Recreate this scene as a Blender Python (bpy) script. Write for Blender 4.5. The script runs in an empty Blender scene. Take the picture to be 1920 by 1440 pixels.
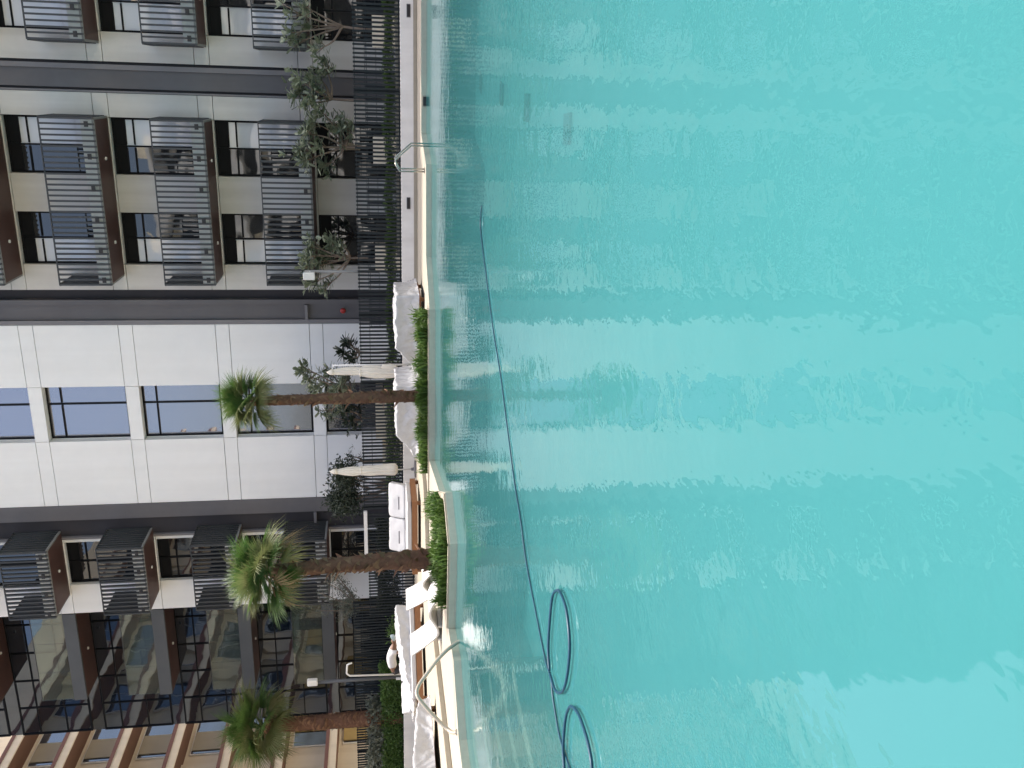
import bpy, bmesh, math, random
from mathutils import Vector, Matrix, noise
R = math.radians
rnd = random.Random(7)
sc = bpy.context.scene
col = sc.collection

# ------------------------------------------------------------------ camera (phone held on its side, picture rolled by a quarter turn)
CAMH = 1.45; FPX = 1651.06
YAW, PITCH, ROLL = R(-18.978), R(-8.552), R(-0.955)
_f = Vector((math.sin(YAW)*math.cos(PITCH), math.cos(YAW)*math.cos(PITCH), math.sin(PITCH)))
_r = Vector((math.cos(YAW), -math.sin(YAW), 0)); _u = _r.cross(_f)
CR = _r*math.cos(ROLL) + _u*math.sin(ROLL); CU = -_r*math.sin(ROLL) + _u*math.cos(ROLL); CF = _f
CAM = Vector((0, 0, CAMH))
cd = bpy.data.cameras.new('camera'); cam = bpy.data.objects.new('camera', cd); col.objects.link(cam)
cd.sensor_fit = 'HORIZONTAL'; cd.sensor_width = 36; cd.lens = FPX/1920*36; cd.clip_start = .05; cd.clip_end = 3000
m = Matrix.Identity(4)
for i in range(3): m[i][0] = -CU[i]; m[i][1] = CR[i]; m[i][2] = -CF[i]; m[i][3] = CAM[i]
cam.matrix_world = m; sc.camera = cam
# ------------------------------------------------------------------ sky, sun, exposure
SUN_EL, SUN_AZ = R(79), R(8)            # azimuth from +Y (into the building) towards +X
SUNV = Vector((math.cos(SUN_EL)*math.sin(SUN_AZ), math.cos(SUN_EL)*math.cos(SUN_AZ), math.sin(SUN_EL)))
w = bpy.data.worlds.new('World'); sc.world = w; w.use_nodes = True
nt = w.node_tree; bg = nt.nodes['Background']
sky = nt.nodes.new('ShaderNodeTexSky'); sky.sky_type = 'NISHITA'; sky.sun_disc = False
sky.sun_elevation = SUN_EL; sky.sun_rotation = SUN_AZ; sky.dust_density = 8.0; sky.ozone_density = 1.0; sky.air_density = 1.0
nt.links.new(sky.outputs[0], bg.inputs[0]); bg.inputs[1].default_value = 0.15
sl = bpy.data.lights.new('sun', 'SUN'); sl.energy = 2.0; sl.angle = R(1.0); sl.color = (1, .95, .87)
so = bpy.data.objects.new('sun', sl); col.objects.link(so); so.rotation_euler = SUNV.to_track_quat('Z', 'Y').to_euler()
so.location = (0, 0, 60)
sc.view_settings.view_transform = 'Standard'; sc.view_settings.look = 'None'; sc.view_settings.gamma = 1
sc.view_settings.use_curve_mapping = False; sc.view_settings.exposure = 1.1
sc.cycles.use_denoising = True; sc.cycles.max_bounces = 8; sc.cycles.transparent_max_bounces = 12
sc.cycles.caustics_reflective = False; sc.cycles.caustics_refractive = False

# ------------------------------------------------------------------ pixel -> place (a pixel is only a direction; the plane it lies on gives the distance)
def ray(px, py): return CR*(720-py) + CU*(960-px) + CF*FPX
def onZ(px, py, z): v = ray(px, py); return CAM + v*((z-CAMH)/v.z)
def onY(px, py, y): v = ray(px, py); return CAM + v*(y/v.y)
def onX(px, py, x): v = ray(px, py); return CAM + v*(x/v.x)

# ------------------------------------------------------------------ materials
def mat(name, c, rough=.6, var=.0, scale=3., bump=0., bscale=40., spec=.5, metal=0., c2=None, stretch=None, streak=0.):
    M = bpy.data.materials.new(name); M.use_nodes = True; n = M.node_tree; b = n.nodes['Principled BSDF']
    b.inputs['Base Color'].default_value = (*c, 1); b.inputs['Roughness'].default_value = rough
    b.inputs['Specular IOR Level'].default_value = spec; b.inputs['Metallic'].default_value = metal
    tc = n.nodes.new('ShaderNodeTexCoord'); src = tc.outputs['Object']
    if stretch:
        mp = n.nodes.new('ShaderNodeMapping'); mp.inputs['Scale'].default_value = stretch; n.links.new(src, mp.inputs[0]); src = mp.outputs[0]
    if var or c2:
        t = n.nodes.new('ShaderNodeTexNoise'); t.inputs['Scale'].default_value = scale; t.inputs['Detail'].default_value = 6; t.inputs['Roughness'].default_value = .65
        n.links.new(src, t.inputs['Vector'])
        r = n.nodes.new('ShaderNodeValToRGB'); r.color_ramp.elements[0].position = .3; r.color_ramp.elements[1].position = .72
        d = c2 if c2 else tuple(x*(1-var) for x in c); e = c if c2 else tuple(min(1, x*(1+var)) for x in c)
        r.color_ramp.elements[0].color = (*d, 1); r.color_ramp.elements[1].color = (*e, 1)
        n.links.new(t.outputs[0], r.inputs[0]); out = r.outputs[0]
        if streak:
            mp2 = n.nodes.new('ShaderNodeMapping'); mp2.inputs['Scale'].default_value = (2.2, 2.2, .12); n.links.new(tc.outputs['Object'], mp2.inputs[0])
            t3 = n.nodes.new('ShaderNodeTexNoise'); t3.inputs['Scale'].default_value = 1.; t3.inputs['Detail'].default_value = 5; n.links.new(mp2.outputs[0], t3.inputs['Vector'])
            mx = n.nodes.new('ShaderNodeMix'); mx.data_type = 'RGBA'; mx.blend_type = 'MULTIPLY'; mx.inputs[0].default_value = streak
            rr = n.nodes.new('ShaderNodeValToRGB'); rr.color_ramp.elements[0].position = .35; rr.color_ramp.elements[1].position = .6
            rr.color_ramp.elements[0].color = (.62, .6, .57, 1); n.links.new(t3.outputs[0], rr.inputs[0])
            n.links.new(out, mx.inputs[6]); n.links.new(rr.outputs[0], mx.inputs[7]); out = mx.outputs[2]
        n.links.new(out, b.inputs['Base Color'])
    if bump:
        t2 = n.nodes.new('ShaderNodeTexNoise'); t2.inputs['Scale'].default_value = bscale; t2.inputs['Detail'].default_value = 5
        n.links.new(src, t2.inputs['Vector']); bp = n.nodes.new('ShaderNodeBump'); bp.inputs['Strength'].default_value = .6; bp.inputs['Distance'].default_value = bump
        n.links.new(t2.outputs[0], bp.inputs['Height']); n.links.new(bp.outputs[0], b.inputs['Normal'])
    return M
def leafmat(name, c, c2, trans=.35, scale=2.):
    M = mat(name, c, .5, c2=c2, scale=scale); n = M.node_tree; b = n.nodes['Principled BSDF']; o = n.nodes['Material Output']
    tr = n.nodes.new('ShaderNodeBsdfTranslucent'); mx = n.nodes.new('ShaderNodeMixShader'); mx.inputs[0].default_value = trans
    src = b.inputs['Base Color'].links[0].from_socket; n.links.new(src, tr.inputs[0])
    n.links.new(b.outputs[0], mx.inputs[1]); n.links.new(tr.outputs[0], mx.inputs[2]); n.links.new(mx.outputs[0], o.inputs[0]); return M
def glass(name, base, refl, tint=(1, 1, 1), wob=.004, wscale=.9, rough=.02):
    """architectural glass: dark body, coated reflective face with slight roller-wave"""
    M = bpy.data.materials.new(name); M.use_nodes = True; n = M.node_tree; n.nodes.remove(n.nodes['Principled BSDF']); o = n.nodes['Material Output']
    d = n.nodes.new('ShaderNodeBsdfDiffuse'); d.inputs[0].default_value = (*base, 1)
    g = n.nodes.new('ShaderNodeBsdfGlossy'); g.inputs[0].default_value = (*tint, 1); g.inputs['Roughness'].default_value = rough
    tc = n.nodes.new('ShaderNodeTexCoord'); t = n.nodes.new('ShaderNodeTexNoise'); t.inputs['Scale'].default_value = wscale; t.inputs['Detail'].default_value = 1.5
    n.links.new(tc.outputs['Object'], t.inputs['Vector']); bp = n.nodes.new('ShaderNodeBump'); bp.inputs['Strength'].default_value = 1; bp.inputs['Distance'].default_value = wob
    n.links.new(t.outputs[0], bp.inputs['Height']); n.links.new(bp.outputs[0], g.inputs['Normal'])
    f = n.nodes.new('ShaderNodeFresnel'); f.inputs[0].default_value = 1.5; ma = n.nodes.new('ShaderNodeMath'); ma.operation = 'ADD'; ma.inputs[1].default_value = refl-.04; ma.use_clamp = True
    n.links.new(f.outputs[0], ma.inputs[0]); mx = n.nodes.new('ShaderNodeMixShader'); n.links.new(ma.outputs[0], mx.inputs[0]); n.links.new(d.outputs[0], mx.inputs[1]); n.links.new(g.outputs[0], mx.inputs[2])
    n.links.new(mx.outputs[0], o.inputs[0]); return M
def clearglass(name, tint, body, op):
    M = glass(name, body, .12, wob=.006); n = M.node_tree; o = n.nodes['Material Output']; d = [x for x in n.nodes if x.type == 'BSDF_DIFFUSE'][0]
    tr = n.nodes.new('ShaderNodeBsdfTransparent'); tr.inputs[0].default_value = (*tint, 1); mx = n.nodes.new('ShaderNodeMixShader'); mx.inputs[0].default_value = op
    mx2 = [x for x in n.nodes if x.type == 'MIX_SHADER' and x != mx][0]
    n.links.new(tr.outputs[0], mx.inputs[1]); n.links.new(d.outputs[0], mx.inputs[2]); n.links.new(mx.outputs[0], mx2.inputs[1]); return M
def watermat():
    M = bpy.data.materials.new('pool_water'); M.use_nodes = True; n = M.node_tree; n.nodes.remove(n.nodes['Principled BSDF']); o = n.nodes['Material Output']; L = n.links.new
    tc = n.nodes.new('ShaderNodeTexCoord')
    def nz(scale, sx, sy, det, rot=0, rough=.5):
        mp = n.nodes.new('ShaderNodeMapping'); mp.inputs['Scale'].default_value = (sx, sy, 1); mp.inputs['Rotation'].default_value = (0, 0, rot); L(tc.outputs['Object'], mp.inputs[0])
        t = n.nodes.new('ShaderNodeTexNoise'); t.inputs['Scale'].default_value = scale; t.inputs['Detail'].default_value = det; t.inputs['Roughness'].default_value = rough; L(mp.outputs[0], t.inputs['Vector']); return t.outputs[0]
    a = nz(2.3, 1, 1, 2, .5); b = nz(6.5, 1.2, .8, 2.5, -.4); c = nz(.55, 1, 1, 1, .2); d_ = nz(15, 1.3, .7, 2, .35)
    def bump(h, dist, prev=None):
        bp = n.nodes.new('ShaderNodeBump'); bp.inputs['Strength'].default_value = 1; bp.inputs['Distance'].default_value = dist; L(h, bp.inputs['Height'])
        if prev: L(prev, bp.inputs['Normal'])
        return bp.outputs[0]
    nn = bump(d_, .0004, bump(b, .0027, bump(a, .0042, bump(c, .008))))
    g = n.nodes.new('ShaderNodeBsdfGlossy'); g.inputs['Roughness'].default_value = .015; g.inputs[0].default_value = (.95, 1, 1, 1); L(nn, g.inputs['Normal'])
    tr = n.nodes.new('ShaderNodeBsdfTransparent'); tr.inputs[0].default_value = (.75, .93, .93, 1)
    df = n.nodes.new('ShaderNodeBsdfDiffuse'); df.inputs[0].default_value = (.052, .228, .243, 1); L(nn, df.inputs['Normal'])
    m1 = n.nodes.new('ShaderNodeMixShader'); m1.inputs[0].default_value = .57; L(tr.outputs[0], m1.inputs[1]); L(df.outputs[0], m1.inputs[2])
    f = n.nodes.new('ShaderNodeFresnel'); f.inputs[0].default_value = 1.38; L(nn, f.inputs['Normal'])
    m2 = n.nodes.new('ShaderNodeMixShader'); L(f.outputs[0], m2.inputs[0]); L(m1.outputs[0], m2.inputs[1]); L(g.outputs[0], m2.inputs[2]); L(m2.outputs[0], o.inputs[0]); return M

MT = dict(
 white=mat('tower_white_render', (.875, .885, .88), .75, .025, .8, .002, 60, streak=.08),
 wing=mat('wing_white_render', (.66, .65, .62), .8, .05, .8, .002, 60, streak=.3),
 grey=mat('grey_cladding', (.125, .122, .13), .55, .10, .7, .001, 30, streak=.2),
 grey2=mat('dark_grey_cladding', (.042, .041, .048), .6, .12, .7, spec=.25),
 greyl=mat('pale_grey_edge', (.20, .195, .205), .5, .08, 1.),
 fin=mat('fin_metal', (.045, .049, .052), .45, .1, 2.),
 fascia=mat('fascia_grey', (.62, .63, .61), .6, .06, 1.5),
 edge=mat('slab_edge_grey', (.22, .225, .22), .55, .06, 1.5),
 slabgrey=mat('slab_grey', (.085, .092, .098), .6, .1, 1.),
 soffit=mat('brown_soffit', (.072, .034, .028), .55, .14, 1.5),
 frame=mat('black_frame', (.008, .009, .011), .5, spec=.15),
 block=mat('outlet_black', (.02, .02, .021), .6),
 lamp=mat('lamp_white', (.75, .75, .72), .35, .05),
 tglass=glass('tower_glass', (.09, .095, .11), .46, (.97, .95, 1.)),
 dglass=glass('wing_glass', (.010, .012, .015), .14, (.92, .96, 1.), wob=.02, wscale=.55),
 cglass=glass('curtain_glass', (.006, .009, .016), .17, (.74, .85, 1.), wob=.013, wscale=.6),
 painted_refl=glass('pane_painted_reflection', (.74, .77, .80), .10),  # bright reflection of the block opposite, painted into the pane's pale body colour
 bal=clearglass('balustrade_glass', (.62, .74, .70), (.12, .15, .14), .30),
 bal2=clearglass('far_rail_glass', (.85, .9, .9), (.3, .35, .36), .10),
 stone=mat('cream_stone', (.40, .365, .30), .75, .06, 5., .0015, 120),
 stone2=mat('cream_stone_side', (.40, .36, .285), .75, .07, 5., .0015, 120),
 poolwall=mat('pool_wall_stone', (.56, .525, .42), .6, .08, 6., .001, 80),
 bench=mat('bench_wall_white', (.90, .88, .84), .8, .05, 2., .0015, 90, streak=.25),
 floor=mat('pool_floor', (.095, .31, .333), .8, .06, .7),
 fence=mat('fence_slat', (.024, .030, .033), .6, .25, 4., spec=.2),
 rail=mat('steel', (.40, .39, .36), .25, metal=.9),
 railb=mat('cream_rail', (.46, .41, .33), .35, .06, 3., metal=.2),
 white_p=mat('white_paint', (.80, .80, .78), .45, .04),
 umb=mat('umbrella_canvas', (.78, .74, .65), .85, .06, 6., .002, 60),
 vinyl=mat('white_vinyl', (.50, .50, .51), .42, .05, 3.),
 plastic=mat('plastic_wrap', (.54, .54, .55), .25, .10, 4., .05, 5, spec=.8),
 wood=mat('teak', (.30, .135, .055), .55, c2=(.20, .085, .033), scale=4, stretch=(2, 2, 14)),
 lounger=mat('lounger_shell', (.62, .62, .60), .4, .03),
 bark=mat('palm_bark', (.17, .085, .05), .9, c2=(.075, .036, .022), scale=9, bump=.01, bscale=30),
 bark2=mat('palm_fibre', (.26, .15, .09), .9, c2=(.12, .06, .035), scale=7),
 branch=mat('branch_bark', (.22, .17, .13), .85, .25, 9.),
 frond=leafmat('frond_green', (.11, .19, .045), (.055, .12, .028), .4),
 frond2=leafmat('frond_olive', (.22, .22, .10), (.12, .16, .05), .4),
 dry=leafmat('frond_dry', (.34, .25, .13), (.22, .14, .06), .25),
 leaf=leafmat('broad_leaf', (.36, .40, .29), (.14, .18, .11), .25, 6.),
 leafd=leafmat('dense_leaf', (.045, .065, .04), (.02, .032, .02), .15, 6.),
 olive=leafmat('olive_leaf', (.19, .21, .17), (.10, .12, .09), .2, 6.),
 hedge=leafmat('hedge_leaf', (.13, .24, .055), (.05, .10, .025), .35, 5.),
 grass=leafmat('planter_grass', (.13, .22, .05), (.06, .12, .02), .35, 3.),
 soil=mat('soil', (.06, .045, .03), .95, .3, 12.),
 box=mat('beige_planter', (.84, .75, .58), .7, .06, 3.),
 pebble=mat('pale_terrace', (.62, .62, .60), .8, .12, 8.),
 hose=mat('hose_blue', (.007, .055, .10), .35),
 drain=mat('drain_dark', (.004, .02, .03), .6),
 red=mat('bell_red', (.38, .03, .025), .35),
 tan=mat('cream_render', (.76, .68, .55), .8, .05, .5, streak=.2),
 tan2=mat('tan_render', (.40, .36, .28), .8, .06, .6),
 redband=mat('red_brown_band', (.15, .065, .055), .7, .1, 1.),
 brownwall=mat('brown_soffit_warm', (.16, .085, .055), .7, .1, 1.),
 yblind=mat('ochre_shutter', (.45, .33, .13), .7, .1, 2.),
 bglass=glass('blue_glass', (.02, .035, .06), .22, (.75, .85, 1.), wob=.02),
 ground=mat('sand_paving', (.40, .36, .29), .9, .12, .4),
 skin=mat('skin', (.20, .105, .065), .5, .08, 8.),
 shirt=mat('shirt_cotton', (.56, .55, .56), .85, .04, 8., .004, 14),
 trousers=mat('trousers_black', (.018, .018, .02), .8),
 cap=mat('cap_blue', (.42, .52, .56), .8, .08, 10.),
)
MT['water'] = watermat()

# ------------------------------------------------------------------ mesh helpers
ORI = {}
def obj(name, data, parent=None, loc=None):
    o = bpy.data.objects.new(name, data); col.objects.link(o)
    if parent is not None: o.parent = parent; ORI[o] = ORI.get(parent, Vector())
    else: ORI[o] = Vector()
    if loc is not None: o.location = loc
    return o
def thing(name, label, cat, loc, group=None):
    o = bpy.data.objects.new(name, None); col.objects.link(o); o.empty_display_size = .2; o.location = loc; ORI[o] = Vector(loc)
    o['label'] = label; o['category'] = cat
    if group: o['group'] = group
    return o
def tag(o, label, cat, group=None):
    o['label'] = label; o['category'] = cat
    if group: o['group'] = group
    return o
class MB:
    def __init__(s): s.v = []; s.f = []
    def add(s, vs, fs): b = len(s.v); s.v += [tuple(x) for x in vs]; s.f += [tuple(i+b for i in f) for f in fs]; return s
    def box(s, x0, x1, y0, y1, z0, z1):
        return s.add([(x0,y0,z0),(x1,y0,z0),(x1,y1,z0),(x0,y1,z0),(x0,y0,z1),(x1,y0,z1),(x1,y1,z1),(x0,y1,z1)],
          [(0,3,2,1),(4,5,6,7),(0,1,5,4),(1,2,6,5),(2,3,7,6),(3,0,4,7)])
    def bar(s, a, b, wx, wz, up=Vector((0, 0, 1))):
        a = Vector(a); b = Vector(b); d = (b-a).normalized(); sd = d.cross(up)
        if sd.length < 1e-4: sd = d.cross(Vector((0, 1, 0)))
        sd.normalize(); u = sd.cross(d); vs = []
        for p in (a, b):
            for i, j in ((-1,-1),(1,-1),(1,1),(-1,1)): vs.append(p + sd*i*wx/2 + u*j*wz/2)
        return s.add(vs, [(3,2,1,0),(4,5,6,7),(0,1,5,4),(1,2,6,5),(2,3,7,6),(3,0,4,7)])
    def prism(s, pts, z0, z1):
        n = len(pts); return s.add([(p[0],p[1],z0) for p in pts]+[(p[0],p[1],z1) for p in pts],
          [tuple(range(n-1,-1,-1)), tuple(range(n,2*n))]+[(i,(i+1)%n,n+(i+1)%n,n+i) for i in range(n)])
    def tube(s, pts, rad, n=8, cap=True):
        pts = [Vector(p) for p in pts]; rad = rad if hasattr(rad, '__len__') else [rad]*len(pts); vs = []; u = None
        for i, p in enumerate(pts):
            d = (pts[min(i+1, len(pts)-1)]-pts[max(i-1, 0)]).normalized()
            if u is None: u = d.orthogonal().normalized()
            u = (u - d*u.dot(d)); u = u.normalized() if u.length > 1e-5 else d.orthogonal().normalized(); v = d.cross(u)
            for k in range(n): a = 2*math.pi*k/n; vs.append(p + (u*math.cos(a)+v*math.sin(a))*rad[i])
        fs = [(i*n+k, i*n+(k+1)%n, (i+1)*n+(k+1)%n, (i+1)*n+k) for i in range(len(pts)-1) for k in range(n)]
        if cap: fs += [tuple(range(n-1,-1,-1)), tuple(range((len(pts)-1)*n, len(pts)*n))]
        return s.add(vs, fs)
    def lathe(s, c, prof, n=24, fold=None):
        vs = []
        for j, (r, z) in enumerate(prof):
            for k in range(n):
                a = 2*math.pi*k/n; rr = r*(fold(a, j) if fold else 1); vs.append((c[0]+rr*math.cos(a), c[1]+rr*math.sin(a), c[2]+z))
        fs = [(j*n+k, j*n+(k+1)%n, (j+1)*n+(k+1)%n, (j+1)*n+k) for j in range(len(prof)-1) for k in range(n)]
        fs += [tuple(range(n-1,-1,-1)), tuple(range((len(prof)-1)*n, len(prof)*n))]
        return s.add(vs, fs)
    def mesh(s, name, o=Vector((0,0,0)), smooth=False):
        me = bpy.data.meshes.new(name); me.from_pydata([(v[0]-o[0], v[1]-o[1], v[2]-o[2]) for v in s.v], [], s.f); me.update()
        if smooth: me.polygons.foreach_set('use_smooth', [True]*len(me.polygons))
        return me
    def build(s, name, m, parent=None, smooth=False, bevel=0):
        me = s.mesh(name, ORI[parent] if parent is not None else Vector((0,0,0)), smooth); me.materials.append(MT[m] if isinstance(m, str) else m)
        o = obj(name, me, parent)
        if bevel: b = o.modifiers.new('bevel', 'BEVEL'); b.width = bevel; b.segments = 2; b.limit_method = 'ANGLE'
        return o
def bx(name, m, parent, x0, x1, y0, y1, z0, z1, bevel=0): return MB().box(x0, x1, y0, y1, z0, z1).build(name, m, parent, bevel=bevel)
def struct(o): o['kind'] = 'structure'; return o
def one(name, m, label, cat, mb, group=None, smooth=False, bevel=0):   # a thing that is a single mesh, its origin at its base
    zs = min(v[2] for v in mb.v); c = Vector((sum(v[0] for v in mb.v)/len(mb.v), sum(v[1] for v in mb.v)/len(mb.v), zs))
    me = mb.mesh(name, c, smooth); me.materials.append(MT[m]); o = obj(name, me, None, c); tag(o, label, cat, group)
    if bevel: b = o.modifiers.new('bevel', 'BEVEL'); b.width = bevel; b.segments = 2; b.limit_method = 'ANGLE'
    return o
def smoothpath(pts, n=8):
    pts = [Vector(p) for p in pts]; P = [pts[0]*2-pts[1]]+pts+[pts[-1]*2-pts[-2]]; out = []
    for i in range(1, len(P)-2):
        for k in range(n):
            t = k/n; a, b, c, d = P[i-1], P[i], P[i+1], P[i+2]
            out.append(.5*((2*b)+(c-a)*t+(2*a-5*b+4*c-d)*t*t+(3*b-a-3*c+d)*t**3))
    return out+[pts[-1]]

# ================================================================== SETTING
ZD, ZP, ZW, ZT = .145, .26, .66, .60        # lower deck, platform, bench wall top, terrace
EDGE = [(14, 26.35), (-1.42, 26.45), (-2.05, 23.9), (-4.5, 23.8), (-5.55, 22.15), (-9.75, 22.05), (-8.85, 18.3), (-8.02, 16.5),
        (-8.5, 15.2), (-10.55, 15.38), (-10.42, 14.15), (-11.2, 12.9), (-11.45, 4), (-11.45, .9)]
POOL = EDGE + [(14, .9)]
def fill(name, m, loops, z, parent=None):
    bm = bmesh.new(); es = []
    for L in loops:
        vs = [bm.verts.new((p[0], p[1], z)) for p in L]
        es += [bm.edges.new((vs[i], vs[(i+1) % len(vs)])) for i in range(len(vs))]
    bmesh.ops.triangle_fill(bm, edges=es, use_beauty=True)
    for f in bm.faces:
        f.normal_update()
        if f.normal.z < 0: f.normal_flip()
    me = bpy.data.meshes.new(name); bm.to_mesh(me); bm.free(); me.materials.append(MT[m]); return obj(name, me, parent)
OUT = [(-30, -6), (16, -6), (16, 60), (-30, 60)]
struct(fill('ground', 'ground', [[(-500, -500), (500, -500), (500, 500), (-500, 500)], [(-29.9, -5.9), (15.9, -5.9), (15.9, 59.9), (-29.9, 59.9)]], .08))
struct(fill('pool_deck', 'stone', [OUT, POOL], ZD))
struct(fill('water', 'water', [[(x, y) for x, y in POOL]], 0.0))
struct(fill('pool_floor', 'floor', [POOL], -1.4))
mb = MB()
for i in range(len(POOL)):
    a, b = POOL[i], POOL[(i+1) % len(POOL)]; mb.add([(a[0],a[1],-.05),(b[0],b[1],-.05),(b[0],b[1],ZD),(a[0],a[1],ZD)], [(0,1,2,3)])
struct(mb.build('pool_wall', 'poolwall'))
mb = MB()
for i in range(len(POOL)):
    a, b = POOL[i], POOL[(i+1) % len(POOL)]; mb.add([(a[0],a[1],-1.4),(b[0],b[1],-1.4),(b[0],b[1],-.05),(a[0],a[1],-.05)], [(0,1,2,3)])
struct(mb.build('pool_wall_tiling', 'floor'))
# entry steps under water along the left side
for k in range(5):
    x0 = -11.42+.30*k
    struct(MB().prism([(x0-.3, 3.0), (x0+.32, 3.0), (x0+.45, 12.6-.12*k), (x0+.9-.05*k, 13.9-.25*k), (x0-.3, 13.9-.25*k)], -1.39, -.10-.17*k).build('pool_step', 'stone'))
# platform, bench wall, terrace
PLAT = [(14, 28.9), (-10.9, 28.9), (-10.95, 23.3), (-11.5, 22.3), (-13.25, 21.3), (-12.87, 19.3), (-12.82, 5), (-12.82, -6), (-29.8, -6), (-29.8, 30.2), (14, 30.2)]
struct(MB().prism(PLAT, ZD+.004, ZP).build('platform', 'stone2', bevel=.012))
struct(MB().box(-29, 14, 30.3, 52, ZD+.004, ZT).build('terrace', 'pebble'))
wl = thing('bench_wall', 'long low white rendered retaining wall in front of the slatted fence', 'wall', (-6, 29, ZP))
bx('wall_body', 'bench', wl, -14.6, 14, 28.9, 29.1, ZP, ZW-.001, bevel=.008)
wl2 = thing('bench_wall', 'low pale grey wall with green hedge above, left of the bending worker', 'wall', (-24, 29, ZP))
bx('wall_body', 'bench', wl2, -29, -19.3, 28.9, 29.1, ZP, ZW+.06, bevel=.008)
for i, (px, py) in enumerate(((766, 20), (766, 381), (766, 693))):
    p = onY(px, py, 28.9)
    t = thing('wall_light', ['slim dark recessed light in the white wall nearest the top edge', 'slim dark recessed light in the white wall beside the steel ladder rail',
        'slim dark recessed light in the white wall beneath the leaning parasol'][i], 'wall light', (p.x, 28.89, p.z-.05), 'recessed lights in the low white wall')
    bx('frame', 'greyl', t, p.x-.19, p.x+.19, 28.888, 28.899, p.z-.06, p.z+.06); bx('lens', 'block', t, p.x-.17, p.x+.17, 28.882, 28.887, p.z-.045, p.z+.045)
sk = onY(799, 190, 26.4)
t = thing('skimmer', 'dark square skimmer opening in the pool wall at the waterline', 'skimmer', (sk.x, 26.38, -.05))
bx('frame', 'stone2', t, sk.x-.15, sk.x+.15, 26.405, 26.428, -.08, .11); bx('opening', 'block', t, sk.x-.12, sk.x+.12, 26.38, 26.404, -.06, .09)

# ================================================================== MAIN BUILDING
Y0 = 33.0; FL = [.62, 4.05, 7.48, 10.91, 14.34, 17.77, 21.20, 24.63, 28.06]   # floor levels; slab bands 0.5 m below each
TOP = 31.0
B = thing('apartment_building', 'white and grey apartment block with slatted balconies and a white window tower', 'building', (-8, 34, .6))
bx('core_wall', 'grey2', B, -27.9, 12.0, 34.62, 50, ZT, TOP)
bx('core_wall', 'grey2', B, -20.85, 12.0, 33.52, 34.60, ZT, TOP)
def panel(m, x0, x1, z0, z1, y=Y0, d=.3, name='wall_panel'):
    g = .011; return bx(name, m, B, x0+g, x1-g, y, y+d, z0+g, z1-g)
def mkwindow(x0, x1, z0, z1, y, cols, rows, gm, fr=.05, name='window', pm=None):
    """frame + mullions + panes set in the opening; cols/rows are inner split positions"""
    mb = MB(); xs = [x0]+cols+[x1]; zs = [z0]+rows+[z1]
    mb.box(x0, x1, y-.05, y+.06, z0, z0+fr*1.5).box(x0, x1, y-.05, y+.06, z1-fr, z1).box(x0, x0+fr, y-.05, y+.06, z0+fr*1.5, z1-fr).box(x1-fr, x1, y-.05, y+.06, z0+fr*1.5, z1-fr)
    for c in cols: mb.box(c-fr/2, c+fr/2, y-.045, y+.06, z0+fr*1.5, z1-fr)
    for i in range(len(xs)-1):
        for r in rows: mb.box(xs[i]+fr, xs[i+1]-fr, y-.04, y+.06, r-fr/2, r+fr/2)
    wn = mb.build(name, 'frame', B)
    for i in range(len(xs)-1):
        for j in range(len(zs)-1):
            m = pm(i, j) if pm else gm
            q = MB().box(xs[i]+.01, xs[i+1]-.01, y+.005, y+.02, zs[j]+.01, zs[j+1]-.01).build('pane', m, wn)
    return wn
# --- white tower
TX0, TX1, WX0, WX1 = -16.05, -8.8, -13.36, -11.19
levels = FL
for k, z in enumerate(levels):
    zt = levels[k+1]-.5 if k+1 < len(levels) else TOP
    for a, b in ((TX0, WX0), (WX1, TX1)): panel('white', a, b, z, zt)
    zb = levels[k]
    if k > 0: panel('white', TX0, WX0, z-.5, z); panel('white', WX0, WX1, z-.5, z, d=.5); panel('white', WX1, TX1, z-.5, z)
    bx('window_reveal', 'white', B, WX0-.012, WX0+.012, Y0+.305, Y0+.5, z, zt); bx('window_reveal', 'white', B, WX1-.012, WX1+.012, Y0+.305, Y0+.5, z, zt)
    mkwindow(WX0+.012, WX1-.012, z+.005, zt-.005, Y0+.36, [-11.96], [zt-.52] if k else [1.3], 'tglass', .06)
# --- right wing plinth walls, one storey at a time
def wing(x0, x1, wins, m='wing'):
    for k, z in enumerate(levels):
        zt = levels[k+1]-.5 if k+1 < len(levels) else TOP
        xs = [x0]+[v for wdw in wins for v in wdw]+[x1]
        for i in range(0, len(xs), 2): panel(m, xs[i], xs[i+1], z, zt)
        if k:
            panel(m, x0, wins[0][0], z-.5, z); panel(m, wins[0][0], wins[-1][1], z-.5, z); panel(m, wins[-1][1], x1, z-.5, z)
        for wi, (a, b) in enumerate(wins):
            mid = (a+b)/2
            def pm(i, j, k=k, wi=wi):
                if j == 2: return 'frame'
                return 'painted_refl' if (i == (0 if wi == 0 else 1) and x0 > -8 and k > 0) else 'dglass'
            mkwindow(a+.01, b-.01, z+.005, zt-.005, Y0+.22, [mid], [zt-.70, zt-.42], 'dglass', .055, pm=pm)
def revwing(x0, x1, wins, m='wing'): wing(x0, x1, wins, m)
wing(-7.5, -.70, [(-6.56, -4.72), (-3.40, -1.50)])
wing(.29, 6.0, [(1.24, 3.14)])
wing(-20.88, -17.52, [(-19.55, -17.66)], 'white')
bx('plain_wall', 'wing', B, 6.0, 12.0, Y0, Y0+.4, ZT, TOP)
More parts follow.
